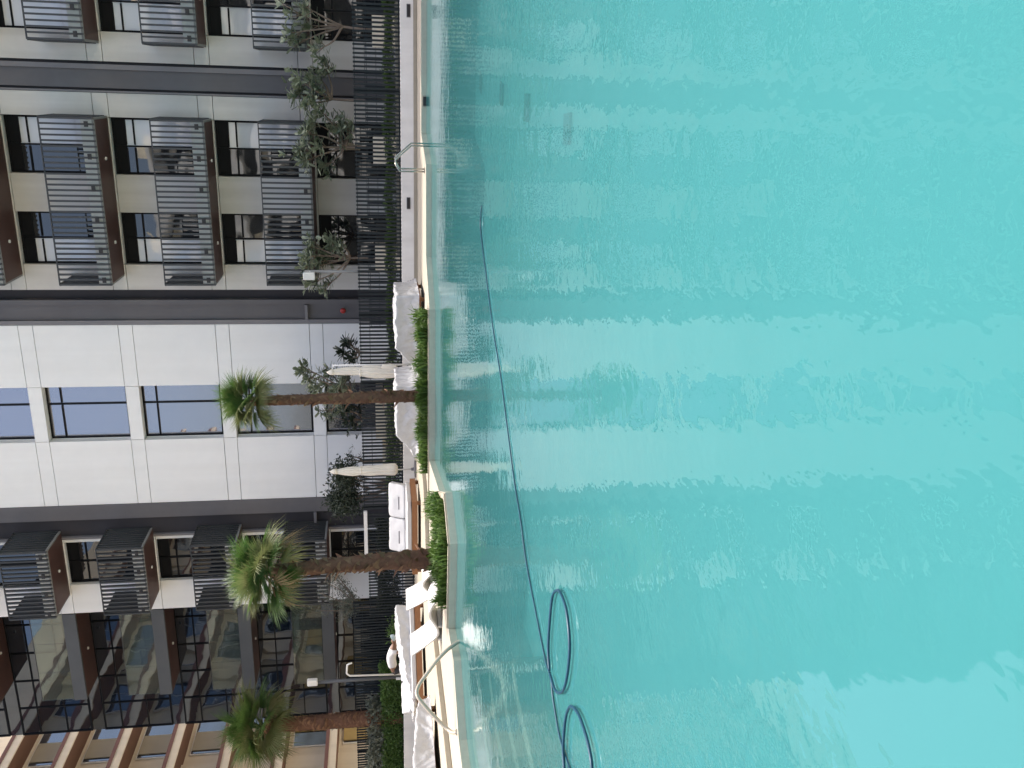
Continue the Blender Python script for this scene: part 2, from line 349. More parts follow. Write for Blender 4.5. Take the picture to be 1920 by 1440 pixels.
# --- grey vertical bands
H0, H1 = ZT, TOP
def vband(m, x0, x1, y): bx('grey_band', m, B, x0+.004, x1-.004, y, 33.5, H0, H1)
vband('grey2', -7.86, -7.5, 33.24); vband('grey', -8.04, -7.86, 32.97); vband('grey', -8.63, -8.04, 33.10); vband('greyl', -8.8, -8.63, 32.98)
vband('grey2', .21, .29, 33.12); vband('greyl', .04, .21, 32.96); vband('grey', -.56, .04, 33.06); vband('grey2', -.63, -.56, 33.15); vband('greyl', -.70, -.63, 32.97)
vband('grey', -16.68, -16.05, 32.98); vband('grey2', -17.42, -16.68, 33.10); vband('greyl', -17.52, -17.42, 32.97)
p = onY(575, 586, 33.1); bx('ledge', 'greyl', B, -8.61, -8.06, 32.90, 33.09, p.z-.05, p.z+.05)
p = onY(592, 978, 33.1); bx('ledge', 'greyl', B, -17.40, -16.70, 32.90, 33.09, p.z-.05, p.z+.05)
# --- slatted balconies
fin_me = {}
def finmesh(h):
    h = round(h, 3)
    if h not in fin_me:
        mbf = MB().box(-.029, .029, -.045, .045, 0, h); me = mbf.mesh('fin'); me.materials.append(MT['fin']); fin_me[h] = me
    return fin_me[h]
def balcony(x0, x1, zf, xr=None, lamps=()):
    """x0..x1 outer length, zf the floor level; fins hang in front of slab and fascia"""
    YF = 31.4; zb = zf-.43
    s = bx('balcony', 'edge', B, x0, x1, YF+.06, Y0-.004, zb, zb+.07)                   # slab with its pale edge
    bx('soffit', 'soffit', s, x0+.07, x1-.07, YF+.13, Y0-.01, zb-.012, zb-.002)
    bx('fascia', 'fascia', s, x0+.05, x1-.05, YF+.075, YF+.16, zb+.072, zf)
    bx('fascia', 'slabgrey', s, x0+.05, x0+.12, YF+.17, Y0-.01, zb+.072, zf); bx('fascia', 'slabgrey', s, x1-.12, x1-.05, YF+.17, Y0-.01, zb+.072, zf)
    bx('deck', 'fascia', s, x0+.13, x1-.13, YF+.17, Y0-.01, zf-.06, zf-.002)
    bx('handrail', 'fin', s, x0, x1, YF-.03, YF+.05, zf+1.24, zf+1.27)
    n = max(2, round((x1-x0)/.177)); hh = zf+1.238-(zb+.0)
    if zf > 15:                                                       # storeys above the picture, only mirrored in the water
        e = MB()
        for i in range(n+1): xx = x0+.03+(x1-x0-.06)*i/n; e.box(xx-.035, xx+.035, YF-.045, YF+.045, zb, zb+hh)
        e.build('fin_screen', 'fin', s)['kind'] = 'stuff'
    else:
      for i in range(n+1):
        fo = obj('fin', finmesh(hh), s, (x0+.03+(x1-x0-.06)*i/n-ORI[B].x, YF-ORI[B].y, zb-ORI[B].z))
    for xe in (x0+.02, x1-.02):                                                            # end screens of the same fins, seen almost edge-on
        e = MB()
        for q in range(9): yy = YF+.16+q*.172; e.box(xe-.045, xe+.045, yy-.03, yy+.03, zb+.08, zf+1.238)
        e.box(xe-.05, xe+.05, YF+.05, Y0-.02, zf+1.24, zf+1.27); e.build('end_screen', 'fin', s)
    nb = max(1, round((x1-x0)/1.05))
    for i in range(nb+1):
        xx = x0+.2+(x1-x0-.4)*i/nb; bx('outlet', 'block', s, xx-.09, xx+.09, YF-.075, YF-.046, zb+.16, zb+.28)
    xm = (x0+x1)/2
    for xx in ([x0+1.35, x1-1.35] if x1-x0 > 4 else [xm+.1]):
        MB().lathe((xx, 32.25, zb-.05), [(.055, 0), (.06, .037)], 12).build('downlight', 'lamp', s)
for z in FL[1:]:
    balcony(-6.98, -1.45, z); balcony(.86, 3.6, z); balcony(-20.02, -17.13, z)
# --- left glazed part: curtain wall set back, grey slabs flush with the white wall, glass balustrades
YC = 34.55
cx = [-20.9, -22.3, -23.7, -25.1, -26.5, -27.9]
for k, z in enumerate(levels):
    zt = levels[k+1]-.5 if k+1 < len(levels) else TOP
    mk = sorted(cx); mkwindow(mk[0], mk[-1], z+.01, zt-.01, YC, mk[1:-1], [z+1.05, zt-.75], 'cglass', .045, name='curtain_wall')
    bx('spandrel', 'cglass', B, -27.9, -20.9, YC+.004, YC+.02, zt, zt+.5)
    if k:
        s = bx('glass_balcony', 'slabgrey', B, -25.08, -20.92, Y0, YC-.06, z-.5, z)
        bx('soffit', 'soffit', s, -25.0, -20.98, Y0+.12, YC-.07, z-.515, z-.503)
        MB().lathe((-23.1, 33.8, z-.56), [(.055, 0), (.06, .044)], 12).build('downlight', 'lamp', s)
        for i in range(3):
            a = -25.04+i*1.372; bx('glass_panel', 'bal', s, a, a+1.36, Y0+.05, Y0+.065, z+.02, z+1.25)
        bx('glass_panel', 'bal', s, -25.05, -25.035, Y0+.08, YC-.1, z+.02, z+1.25)
        bx('handrail', 'fin', s, -25.06, -20.93, Y0+.04, Y0+.075, z+1.252, z+1.275)
bx('parapet', 'grey', B, -27.95, 12.05, Y0-.05, 34.4, TOP, TOP+.6)
# fire bell and small wall fittings
p = onY(643, 582, 33.09)
t = thing('fire_bell', 'small round red alarm bell on the grey wall recess', 'alarm bell', (p.x, 33.08, p.z-.1))
MB().tube([(p.x, 33.09, p.z), (p.x, 33.05, p.z)], .06, 14).build('mount', 'block', t)
MB().tube([(p.x, 33.05, p.z), (p.x, 33.03, p.z), (p.x, 33.0, p.z), (p.x, 32.985, p.z)], [.10, .105, .085, .03], 18).build('gong', 'red', t, smooth=True)

# ================================================================== CREAM BUILDING far left (its long side runs towards the camera)
XL = -38.0
L = thing('cream_building', 'sunlit cream apartment block with red-brown balcony bands behind the dark glass corner', 'building', (XL-4, 40, .1))
bx('back_wall', 'tan', L, XL-14, XL-1.6, -30, 70, .1, 27)
lvl = [4.37, 7.45, 10.53, 13.60, 16.75, 19.87, 22.95]
for k, z in enumerate(lvl):
    s = bx('balcony', 'tan', L, XL-1.58, XL, -30, 70, z, z+.45)
    bx('red_band', 'redband', s, XL-.30, XL+.03, -30, 70, z+.452, z+.66)
    bx('soffit', 'brownwall', s, XL-1.57, XL-.10, -30, 70, z-.014, z-.002)
ys = [-26+8.0*i for i in range(12)]
for k in range(len(lvl)):
    z0 = (.4 if k == 0 else lvl[k-1]+.5); z1 = lvl[k]
    for i, y in enumerate(ys):
        near = 30 < y < 56 or (k < 4 and 10 < y < 56)
        wv = MB().box(XL-1.62, XL-1.52, y, y+4.6, z0, z1-.25).build('window', 'white_p', L)
        for q in range(3): bx('pane', 'bglass', wv, XL-1.515, XL-1.50, y+.08+q*1.5, y+1.5+q*1.5, z0+.08, z1-.33)
        bx('pier', 'tan', L, XL-1.60, XL-1.25, y+5.4, y+6.9, z0+.165, z1-.02)
        if k < 2: bx('shutter', 'yblind', L, XL-1.49, XL-1.42, y+.2+(k*1.1), y+2.6+k*1.1, z0+.2, z1-.3)
        if k >= 2 and i % 2: bx('shade_panel', 'tan2', L, XL-1.49, XL-1.42, y+.3, y+1.9, z0+.1, z1-.35)

# ================================================================== BLOCK ACROSS THE POOL (only seen as reflections in the windows)
O = thing('curved_balcony_building', 'pale block with curved balconies across the pool, seen mirrored in the dark windows', 'building', (-6, -62, .1))
bx('core', 'slabgrey', O, -24, 22, -80, -62, .1, 30)
for k in range(9):
    z = 3.2+3.3*k; pts = []
    for i in range(41):
        x = -25+48*i/40; pts.append((x, -58.5+2.0*math.sin(i*.55+k*.5)*(.6+.4*math.sin(k*1.3))))
    s = MB().prism([(-25, -62.01), (23, -62.01)] + pts[::-1], z, z+1.0).build('balcony', 'white_p', O)
    for i in range(7):
        if (i+k) % 3: bx('curtain', 'box', s, -23.5+i*6.6, -21.2+i*6.6, -62.0, -61.9, z+1.05, z+3.0)

# ================================================================== FENCE
slat_me = {}
def fence(label, x0, x1, y, z0, z1, step=.128, cap=None):
    F = thing('slat_fence', label, 'fence', ((x0+x1)/2, y, z0), 'dark slatted fence sections')
    h = round(z1-z0, 3)
    if h not in slat_me:
        me = MB().box(-.031, .031, -.014, .014, 0, h).mesh('slat'); me.materials.append(MT['fence']); slat_me[h] = me
    n = int((x1-x0)/step)
    for i in range(n+1): obj('slat', slat_me[h], F, (x0+i*step-ORI[F].x + rnd.uniform(-.003, .003), 0, 0))
    bx('rail', 'fence', F, x0, x1, y+.016, y+.05, z1-.05, z1-.03); bx('rail', 'fence', F, x0, x1, y+.016, y+.05, z0+.03, z0+.07); bx('rail', 'fence', F, x0, x1, y+.016, y+.05, z1-.36, z1-.345)
    for i in range(int((x1-x0)/2.4)+1): bx('post', 'fence', F, x0+i*2.4-.03, x0+i*2.4+.03, y+.052, y+.11, z0-.02, z1)
    if cap: bx('cap_rail', cap, F, x1-2.3, x1+.02, y-.05, y+.05, z1+.004, z1+.13)
    return F
fence('dark slatted fence along the low white wall, with beige planters behind', -14.72, 3.2, 29.2, ZW-.02, 2.10)
fence('short dark slatted fence with a white cap rail beside the thick palm trunk', -19.2, -14.85, 29.2, ZP+.002, 1.97, cap='white_p')
fence('taller dark slatted fence overgrown with green hedge at the left', -29.0, -19.3, 30.32, ZT+.0, 2.62)
# second screen between the terraces, seen through the first
fence('inner dark slatted screen on the terrace behind the long fence', -8.4, 3.0, 30.9, ZT+.002, 1.75, .21)

# ================================================================== VEGETATION HELPERS
def leafcluster(mb, c, n, L, Wd, spread=1., droop=.3, up=.3, r=rnd):
    """a whorl of narrow leaves round point c"""
    c = Vector(c)
    for i in range(n):
        a = r.uniform(0, 2*math.pi); el = r.uniform(-.35, 1.1)*spread+up*.3
        d = Vector((math.cos(a)*math.cos(el), math.sin(a)*math.cos(el), math.sin(el))); l = L*r.uniform(.65, 1.15); wv = Wd*r.uniform(.7, 1.15)
        sd = d.cross(Vector((0, 0, 1))); sd = sd.normalized() if sd.length > .01 else Vector((1, 0, 0)); nrm = sd.cross(d)
        p0 = c+d*.02; p1 = c+d*l*.45+nrm*.03*l; p2 = c+d*l*.8-Vector((0, 0, droop*l*.15)); p3 = c+d*l-Vector((0, 0, droop*l*.35))
        mb.add([p0, p1-sd*wv*.42-nrm*wv*.15, p1+nrm*0, p1+sd*wv*.42-nrm*wv*.15, p2-sd*wv*.5-nrm*wv*.12, p2, p2+sd*wv*.5-nrm*wv*.12, p3],
               [(0,2,1),(0,3,2),(1,2,5,4),(2,3,6,5),(4,5,7),(5,6,7)])
def small_leaves(mb, pts, L, Wd, r=rnd):
    for c in pts:
        d = Vector((r.gauss(0, 1), r.gauss(0, 1), r.gauss(.2, 1))).normalized(); sd = d.cross(Vector((r.gauss(0,1), r.gauss(0,1), r.gauss(0,1)))).normalized(); c = Vector(c)
        l = L*r.uniform(.6, 1.2); ww = Wd*r.uniform(.7, 1.2)/2; n = sd.cross(d)
        mb.add([c, c+d*l*.5-sd*ww+n*ww*.3, c+d*l, c+d*l*.5+sd*ww+n*ww*.3], [(0, 1, 2), (0, 2, 3)])
def broad_tree(label, tips, base, y, lm='leaf', leaves=14, L=.42, Wd=.125, extra=38, fork=None, group='trees on the terrace behind the fence', seed=1, twigr=.018, name='terrace_tree'):
    """tips, base: pixels; forked bare branches ending in whorls of long leaves"""
    r = random.Random(seed); b = onY(base[0], base[1], y); b.z = ZT+.45
    T = thing(name, label, 'tree', (b.x, b.y, b.z), group)
    fk = onY(fork[0], fork[1], y) if fork else b.lerp(onY(sum(t[0] for t in tips)/len(tips), sum(t[1] for t in tips)/len(tips), y), .45)
    tr = MB(); mid = b.lerp(fk, .5)+Vector((r.uniform(-.06, .06), r.uniform(-.05, .05), 0)); tr.tube(smoothpath([b, mid, fk], 5), [.055-.02*i/10 for i in range(11)], 7)
    cr = MB()
    for t in tips:
        e = onY(t[0], t[1], y+r.uniform(-.55, .55)); m1 = fk.lerp(e, .5)+Vector((r.uniform(-.1, .1), r.uniform(-.15, .15), -.08)); pth = smoothpath([fk-Vector((0,0,.03)), m1, e], 5)
        tr.tube(pth, [.034*(1-i/len(pth))+twigr*.6 for i in range(len(pth))], 6)
        leafcluster(cr, e, leaves, L, Wd, r=r)
        for q in range(2):
            e2 = e+Vector((r.gauss(0, .16), r.gauss(0, .18), r.gauss(0, .14))); tr.tube([m1.lerp(e, .6), e2], [twigr, twigr*.6], 5); leafcluster(cr, e2, leaves-2, L*.9, Wd, r=r)
        for q in range(extra//5):
            leafcluster(cr, e+Vector((r.gauss(0, .2), r.gauss(0, .22), r.gauss(-.05, .16))), 5, L*.8, Wd, r=r)
    tr.build('trunk', 'branch', T, smooth=True); cr.build('crown', lm, T); return T
broad_tree('small tree with bare bent branches and grey-green leaf tufts near the top edge', [(545, 62), (548, 22), (585, 48), (572, 12), (600, 92), (560, 80)], (690, 55), 31.0, extra=12, leaves=10, fork=(640, 50), seed=3)
broad_tree('slender tree with upright leaf tufts in front of the grey pilaster', [(565, 152), (560, 178), (590, 140), (612, 128), (580, 192), (600, 165)], (720, 188), 31.2, fork=(620, 186), seed=4)
broad_tree('full leafy tree rising from the beige planter behind the ladder rail', [(590, 230), (570, 250), (625, 225), (640, 245), (575, 300), (600, 275), (560, 285), (612, 312), (650, 232), (600, 205)], (700, 278), 30.9, fork=(645, 276), seed=5, extra=24)
broad_tree('bushy tree beside the floodlight pole with leaves spread both sides', [(590, 462), (575, 480), (620, 455), (600, 490), (585, 530), (610, 538), (625, 480), (575, 505), (640, 462)], (700, 487), 30.9, fork=(655, 484), seed=6, extra=22)
broad_tree('low shrub of dark oval leaves against the white tower base', [(650, 640), (660, 655), (645, 662), (665, 672)], (700, 660), 31.0, lm='leafd', fork=(672, 660), seed=7, extra=8, leaves=14)
broad_tree('leafy tree with long pointed leaves behind the slim palm trunk', [(580, 705), (572, 690), (600, 720), (620, 700), (640, 720), (600, 740), (630, 745), (612, 775), (650, 700), (655, 735), (640, 770)], (700, 745), 30.9, fork=(655, 738), seed=8, extra=26)
broad_tree('rounded dark green shrub between the white planters and the tower window', [(655, 770), (665, 785), (668, 800), (650, 790), (672, 765)], (705, 785), 30.7, lm='leafd', leaves=14, L=.24, fork=(680, 785), seed=9, extra=30)
broad_tree('tuft of spiky leaves just above the fence beside the straight parasol', [(660, 862), (655, 856), (668, 868)], (710, 865), 30.8, lm='leafd', leaves=16, L=.28, Wd=.04, fork=(680, 865), seed=10, extra=6)
r = random.Random(21)                                              # dense dark bush
b = onY(690, 915, 30.4); b.z = ZT
T = thing('terrace_bush', 'dense dark bush of small leaves left of the straight parasol', 'bush', b, 'trees on the terrace behind the fence')
tr = MB(); cr = MB(); pts = []
for i in range(9):
    e = onY(r.uniform(625, 668), r.uniform(878, 955), 30.4+r.uniform(-.5, .5)); tr.tube(smoothpath([b+Vector((r.uniform(-.2, .2), 0, 0)), b.lerp(e, .5)+Vector((r.uniform(-.2, .2), 0, .1)), e], 4), [.03]*4+[.024]*4+[.015], 6)
    for q in range(480): pts.append(e+Vector((r.gauss(0, .22), r.gauss(0, .26), r.gauss(0, .20))))
small_leaves(cr, pts, .17, .06, r); tr.build('trunk', 'branch', T, smooth=True); cr.build('crown', 'leafd', T)
r = random.Random(22)                                              # olive tree
b = onY(700, 1140, 31.3); b.z = ZT
T = thing('olive_tree', 'sparse silvery olive tree between the thick palm and the glass balconies', 'tree', b, 'trees on the terrace behind the fence')
tr = MB(); cr = MB(); pts = []; fk = onY(672, 1138, 31.3); tr.tube([b, b.lerp(fk, .5)+Vector((.04, 0, 0)), fk], [.05, .045, .04], 7)
for i, (px, py) in enumerate([(640, 1110), (620, 1125), (600, 1112), (590, 1132), (610, 1090), (635, 1140), (650, 1150), (625, 1080), (655, 1125), (600, 1145), (640, 1095), (640, 1160), (615, 1062)]):
    e = onY(px, py, 31.3+r.uniform(-.5, .5)); pth = smoothpath([fk, fk.lerp(e, .5)+Vector((r.uniform(-.1, .1), 0, -.08)), e], 5); tr.tube(pth, [.024*(1-k/len(pth))+.006 for k in range(len(pth))], 5)
    for k, p in enumerate(pth[3:]):
        for q in range(17): pts.append(p+Vector((r.gauss(0, .11), r.gauss(0, .14), r.gauss(0, .11))))
small_leaves(cr, pts, .14, .035, r); tr.build('trunk', 'branch', T, smooth=True); cr.build('crown', 'olive', T)
# beige planters on the terrace
struct(MB().box(-5.6, 3.2, 29.8, 29.88, .60, .795).build('gravel_edging', 'lamp'))
for i, (y0, y1, x0) in enumerate(((28, 88, 698), (256, 308, 700), (462, 510, 704), (762, 822, 705), (836, 880, 718))):
    a = onY(x0, y1, 30.55); c = onY(x0, y0, 30.55); zt = a.z
    t = thing('planter_box', 'square beige planter behind the fence, ' + ['below the bare-branched tree', 'behind the steel ladder rail', 'next to the floodlight pole', 'below the slim palm', 'beside the straight parasol'][i], 'planter', ((a.x+c.x)/2, 31.0, ZT), 'beige planters on the terrace')
    x_0, x_1 = min(a.x, c.x), max(a.x, c.x)
    MB().box(x_0, x_1, 30.56, 30.60, ZT, zt).box(x_0, x_1, 31.26, 31.30, ZT, zt).box(x_0, x_0+.04, 30.601, 31.259, ZT, zt).box(x_1-.04, x_1, 30.601, 31.259, ZT, zt).build('shell', 'box', t)
    bx('soil', 'soil', t, x_0+.045, x_1-.045, 30.605, 31.255, ZT+.05, zt-.06)
# hedges (uncountable leaves)
def hedge(name, x0, x1, y0, y1, z0, zf, n, seed, m='hedge', L=.085, lab=None):
    r = random.Random(seed); pts = []; mbh = MB()
    for i in range(n):
        x = r.uniform(x0, x1); t = zf(x); z = z0+(t-z0)*(r.random()**.6)+r.gauss(0, .03); pts.append((x, r.uniform(y0, y1), z))
    small_leaves(mbh, pts, L, L*.5, r); o = mbh.build(name, m); o['kind'] = 'stuff'; o['label'] = lab; o['category'] = 'hedge'
hedge('hedge', -9.2, 3.4, 29.3, 29.75, .82, lambda x: 1.12+.05*math.sin(x*3.1)+.04*noise.noise((x*2.3, 0, 0)), 15000, 31, lab='low trimmed green hedge seen through the dark slatted fence')
hedge('hedge', -14.6, -9.2, 29.3, 29.75, .62, lambda x: 1.22+.12*noise.noise((x*1.7, 4, 0)), 7000, 35, lab='low green hedge behind the fence between the two parasols')
hedge('hedge', -19.1, -15.3, 29.27, 29.55, .75, lambda x: 1.62+.15*noise.noise((x*1.4, 9, 0)), 8000, 36, m='leafd', L=.10, lab='dark ivy-like hedge behind the short fence with the white cap rail')
hedge('hedge', -29.0, -22.0, 29.15, 30.2, .55, lambda x: 1.55+.40*noise.noise((x*.9, 1, 0))+.15*noise.noise((x*3, 2, 0)), 21000, 33, L=.12, lab='bushy green hedge growing above the low wall at the left')
hedge('climbing_plant', -29.0, -23.6, 29.2, 30.25, 1.4, lambda x: 2.1+.45*noise.noise((x*1.3, 7, 0)), 3600, 34, m='olive', L=.20, lab='pale leafy climber in front of the taller slatted fence')
r = random.Random(5)
p = onZ(745, 1172, ZT)
T = thing('rounded_shrub', 'small fresh green shrub behind the wrapped daybed, right of the worker', 'shrub', (-19.4, 29.0, ZP))
pts = [Vector((-19.55+r.gauss(0, .24), 28.6+r.gauss(0, .2), .45+abs(r.gauss(0, .34)))) for i in range(1900)]
mbx = MB(); small_leaves(mbx, [q for q in pts if q.z < 1.35], .12, .05, r); mbx.build('foliage', 'hedge', T)
MB().tube([(-19.6, 28.6, ZP), (-19.62, 28.6, .9)], [.03, .015], 6).build('stem', 'branch', T)

# ================================================================== FAN PALMS
def frondmesh(seed, L=1., span=2.5, n=44, fold=.10, droop=.25, m='frond'):
    """fan leaf in local space: petiole along +Y, blade beyond"""
    r = random.Random(seed); mbf = MB(); pet = .48*L
    mbf.tube([(0, 0, 0), (0, pet*.5, .03*L), (0, pet, .0)], [.018, .014, .010], 5)
    for i in range(n):
        a = -span/2+span*i/(n-1); l = L*(.95-.30*abs(a/(span/2))**1.5)*r.uniform(.85, 1.08)
        d = Vector((math.sin(a), math.cos(a), 0)); sd = Vector((math.cos(a), -math.sin(a), 0)); o = Vector((0, pet, 0))
        wv = l*.5*span/n*1.2; dz = -droop*l
        fz = fold*L*(.35 if i % 2 else -.05)*.25
        p0 = o; p1 = o+d*l*.44+Vector((0, 0, -.03*L)); p2 = o+d*l*.74+Vector((0, 0, -.03*L+dz*.35)); p3 = o+d*l*r.uniform(.95, 1.05)+Vector((r.uniform(-.03, .03), 0, dz*r.uniform(.7, 1.3)))
        mbf.add([p0, p1-sd*wv*.5+Vector((0,0,fz)), p1+Vector((0,0,-fz)), p1+sd*wv*.5+Vector((0,0,fz)), p2-sd*wv*.30, p2+sd*wv*.30, p3],
                [(0,2,1),(0,3,2),(1,2,4),(2,5,4),(2,3,5),(4,5,6)])
    me = mbf.mesh('frond'); me.materials.append(MT[m]); return me
FR = [frondmesh(1, m='frond'), frondmesh(2, span=2.1, droop=.15, m='frond'), frondmesh(3, span=2.8, droop=.45, m='frond2'), frondmesh(4, span=1.2, droop=.6, m='dry', n=20), frondmesh(5, span=2.4, droop=.1, m='frond2')]
def palm(label, base, top, y, r0, r1, size, nfr, seed, lean=0, skirt=0, special=()):
    r = random.Random(seed); b = Vector(base); t = onY(top[0], top[1], y)
    P = thing('fan_palm', label, 'palm tree', b, 'fan palms by the pool')
    pth = smoothpath([b, b.lerp(t, .5)+Vector((lean, 0, 0)), t], 9); n = len(pth)
    MB().tube(pth, [(r0+(r1-r0)*i/n)*r.uniform(.94, 1.05) for i in range(n)], 14).build('trunk', 'bark', P, smooth=True)
    st = MB(); H = (t-b).length; N = int(H/.024)                                          # old leaf bases: overlapping fibrous stubs
    for i in range(N):
        f = i/N; k = f*(n-1); j = min(int(k), n-2); c = pth[j].lerp(pth[j+1], k-j); rad = r0+(r1-r0)*f
        a = i*2.4+r.uniform(-1.1, 1.1); o = Vector((math.cos(a), math.sin(a), 0)); sd = Vector((-math.sin(a), math.cos(a), 0)); up = r.uniform(.04, .17); out = r.uniform(.01, .07) if r.random() < .80 else r.uniform(.07, .20)
        wv = rad*r.uniform(.25, .75); q = c+o*rad*.9
        st.add([q-sd*wv, q+sd*wv, q+sd*wv*.6+o*out*.7+Vector((0,0,up*.6)), q+o*out*1.3+Vector((0,0,up)), q-sd*wv*.6+o*out*.7+Vector((0,0,up*.6)), q+o*.02+Vector((0,0,up*.5))],
               [(0,1,2,3,4),(0,5,1),(1,5,2),(2,5,3),(3,5,4),(4,5,0)])
    st.build('leaf_bases', 'bark2', P)
    for i in range(nfr):
        a = i*2.4+r.uniform(-.35, .35); f = i/nfr; el = R(74-112*f**1.1)+r.uniform(-.15, .15)
        o = obj('frond', r.choice([FR[0], FR[1], FR[2], FR[0], FR[4]]) if f < .85 else FR[3 if r.random() < skirt else 2], P, t-b+Vector((0, 0, r.uniform(-.05, .12)*size*2)))
        d = Vector((math.cos(a)*math.cos(el), math.sin(a)*math.cos(el), math.sin(el)))
        q = d.to_track_quat('Y', 'Z').to_matrix().to_4x4() @ Matrix.Rotation(r.uniform(-.7, .7), 4, 'Y')
        s = size*r.uniform(.82, 1.1); o.rotation_euler = q.to_euler(); o.scale = (s, s, s)
    for a, el, s, k in special:
        o = obj('frond', FR[k], P, t-b); d = Vector((math.cos(R(a))*math.cos(R(el)), math.sin(R(a))*math.cos(R(el)), math.sin(R(el))))
        o.rotation_euler = d.to_track_quat('Y', 'Z').to_euler(); o.scale = (s,)*3
    return P
p = onY(800, 742, 22.9)
palm('slim fan palm in the long pool-side planter in front of the white tower', (p.x, 22.9, ZD), (474, 752), 22.9, .17, .12, .72, 34, 2, special=[(15, 45, .68, 1), (200, 30, .68, 0), (10, -40, .5, 3), (330, 20, .62, 0), (250, -20, .7, 2), (180, 0, .7, 0)])
p = onY(822, 1046, 16.9)
palm('thick fan palm with shaggy trunk in the angled planter', (p.x, 16.9, ZD), (510, 1072), 16.9, .215, .13, .76, 46, 11, lean=.03, skirt=.6, special=[(200, 10, .75, 0), (240, -10, .75, 0), (190, -60, .6, 3), (20, 50, .7, 4), (270, -60, .6, 1), (0, -30, .7, 4)])
p = onY(745, 1342, 29.6)
palm('fan palm rising out of the hedge at the far left', (p.x, 29.6, .6), (498, 1362), 29.6, .33, .26, 1.35, 40, 12, skirt=.3, special=[(20, 35, 1.4, 1), (200, 20, 1.3, 0), (10, -5, 1.25, 0), (215, 0, 1.3, 3), (180, -20, 1.3, 0)])
# planting at the thick palm's foot and grasses
def grass(name, poly, n, h, seed, label):
    r = random.Random(seed); mbg = MB(); xs = [q[0] for q in poly]; ysg = [q[1] for q in poly]
    def inside(x, y):
        c = False; j = len(poly)-1
        for i in range(len(poly)):
            if (poly[i][1] > y) != (poly[j][1] > y) and x < (poly[j][0]-poly[i][0])*(y-poly[i][1])/(poly[j][1]-poly[i][1])+poly[i][0]: c = not c
            j = i
        return c
    k = 0
    while k < n:
        x = r.uniform(min(xs), max(xs)); y = r.uniform(min(ysg), max(ysg))
        if not inside(x, y): continue
        tuft = .70+.75*noise.noise((x*2.6, y*2.6, seed)); k += 1
        a = r.uniform(0, 6.283); l = h*r.uniform(.35, 1.25)*tuft; o = Vector((math.cos(a), math.sin(a), 0)); sd = Vector((-o.y, o.x, 0))*r.uniform(.010, .026); b = Vector((x, y, ZD+.01)); lean = r.uniform(.15, 1.0)
        p1 = b+o*l*lean*.35+Vector((0,0,l*.6)); p2 = b+o*l*lean+Vector((0,0,l*(1-.35*lean)))
        mbg.add([b-sd, b+sd, p1+sd*.8, p1-sd*.8, p2], [(0,1,2,3),(3,2,4)])
    o = mbg.build(name, 'grass'); o['kind'] = 'stuff'; o['label'] = label; o['category'] = 'grass'
G1 = [(-5.62, 22.32), (-10.2, 22.22), (-10.2, 23.3), (-5.9, 23.4)]
G2 = [(-8.62, 15.4), (-10.15, 15.5), (-10.2, 16.4), (-8.9, 18.4), (-8.3, 16.6)]
grass('planter_grass', G1, 6000, .42, 41, 'long green grass in the straight planter by the pool')
grass('planter_grass', G2, 3400, .40, 42, 'green grass in the angled planter around the thick palm')
struct(MB().prism(G1, ZD+.004, ZD+.02).build('planter_soil', 'soil')); struct(MB().prism(G2, ZD+.004, ZD+.02).build('planter_soil', 'soil'))
def kerb(pts, wd=.11):
    for i in range(len(pts)-1):
        a, b = Vector((*pts[i], ZD+.018)), Vector((*pts[i+1], ZD+.018)); d = (b-a).normalized(); inn = Vector((d.y, -d.x, 0))*wd/2
        struct(MB().bar(a+inn+d*.002, b+inn-d*.002, wd, .034).build('planter_kerb', 'stone2'))
kerb([(-5.55, 22.17), (-9.75, 22.07), (-11.3, 22.05)]); kerb([(-8.87, 18.3), (-8.04, 16.5), (-8.52, 15.22), (-10.55, 15.4)])

# ================================================================== DAYBEDS (local frame: x along the front, y to the back, z up)
def place(root_loc, ang):
    M = Matrix.Translation(Vector(root_loc)) @ Matrix.Rotation(ang, 4, 'Z'); return M
def local(mbx, M):
    mbx.v = [tuple(M @ Vector(v)) for v in mbx.v]; return mbx
def softbox(x0, x1, y0, y1, z0, z1, n=14, pw=5., seed=0, amp=.012):
    """rounded, slightly crumpled cushion"""
    mbs = MB(); cx, cy, cz = (x0+x1)/2, (y0+y1)/2, (z0+z1)/2; sx, sy, sz = (x1-x0)/2, (y1-y0)/2, (z1-z0)/2
    bm = bmesh.new(); bmesh.ops.create_cube(bm, size=2); bmesh.ops.subdivide_edges(bm, edges=bm.edges[:], cuts=n, use_grid_fill=True)
    for v in bm.verts:
        q = v.co; l = (abs(q.x)**pw+abs(q.y)**pw+abs(q.z)**pw)**(1/pw); q = q/l
        w = Vector((cx+q.x*sx, cy+q.y*sy, cz+q.z*sz)); nn = noise.noise(w*3.1+Vector((seed, 0, 0)))*amp + noise.noise(w*8+Vector((0, seed, 0)))*amp*.5
        v.co = w+q.normalized()*nn
    bm.verts.index_update(); mbs.add([v.co.copy() for v in bm.verts], [[v.index for v in f.verts] for f in bm.faces]); bm.free(); return mbs
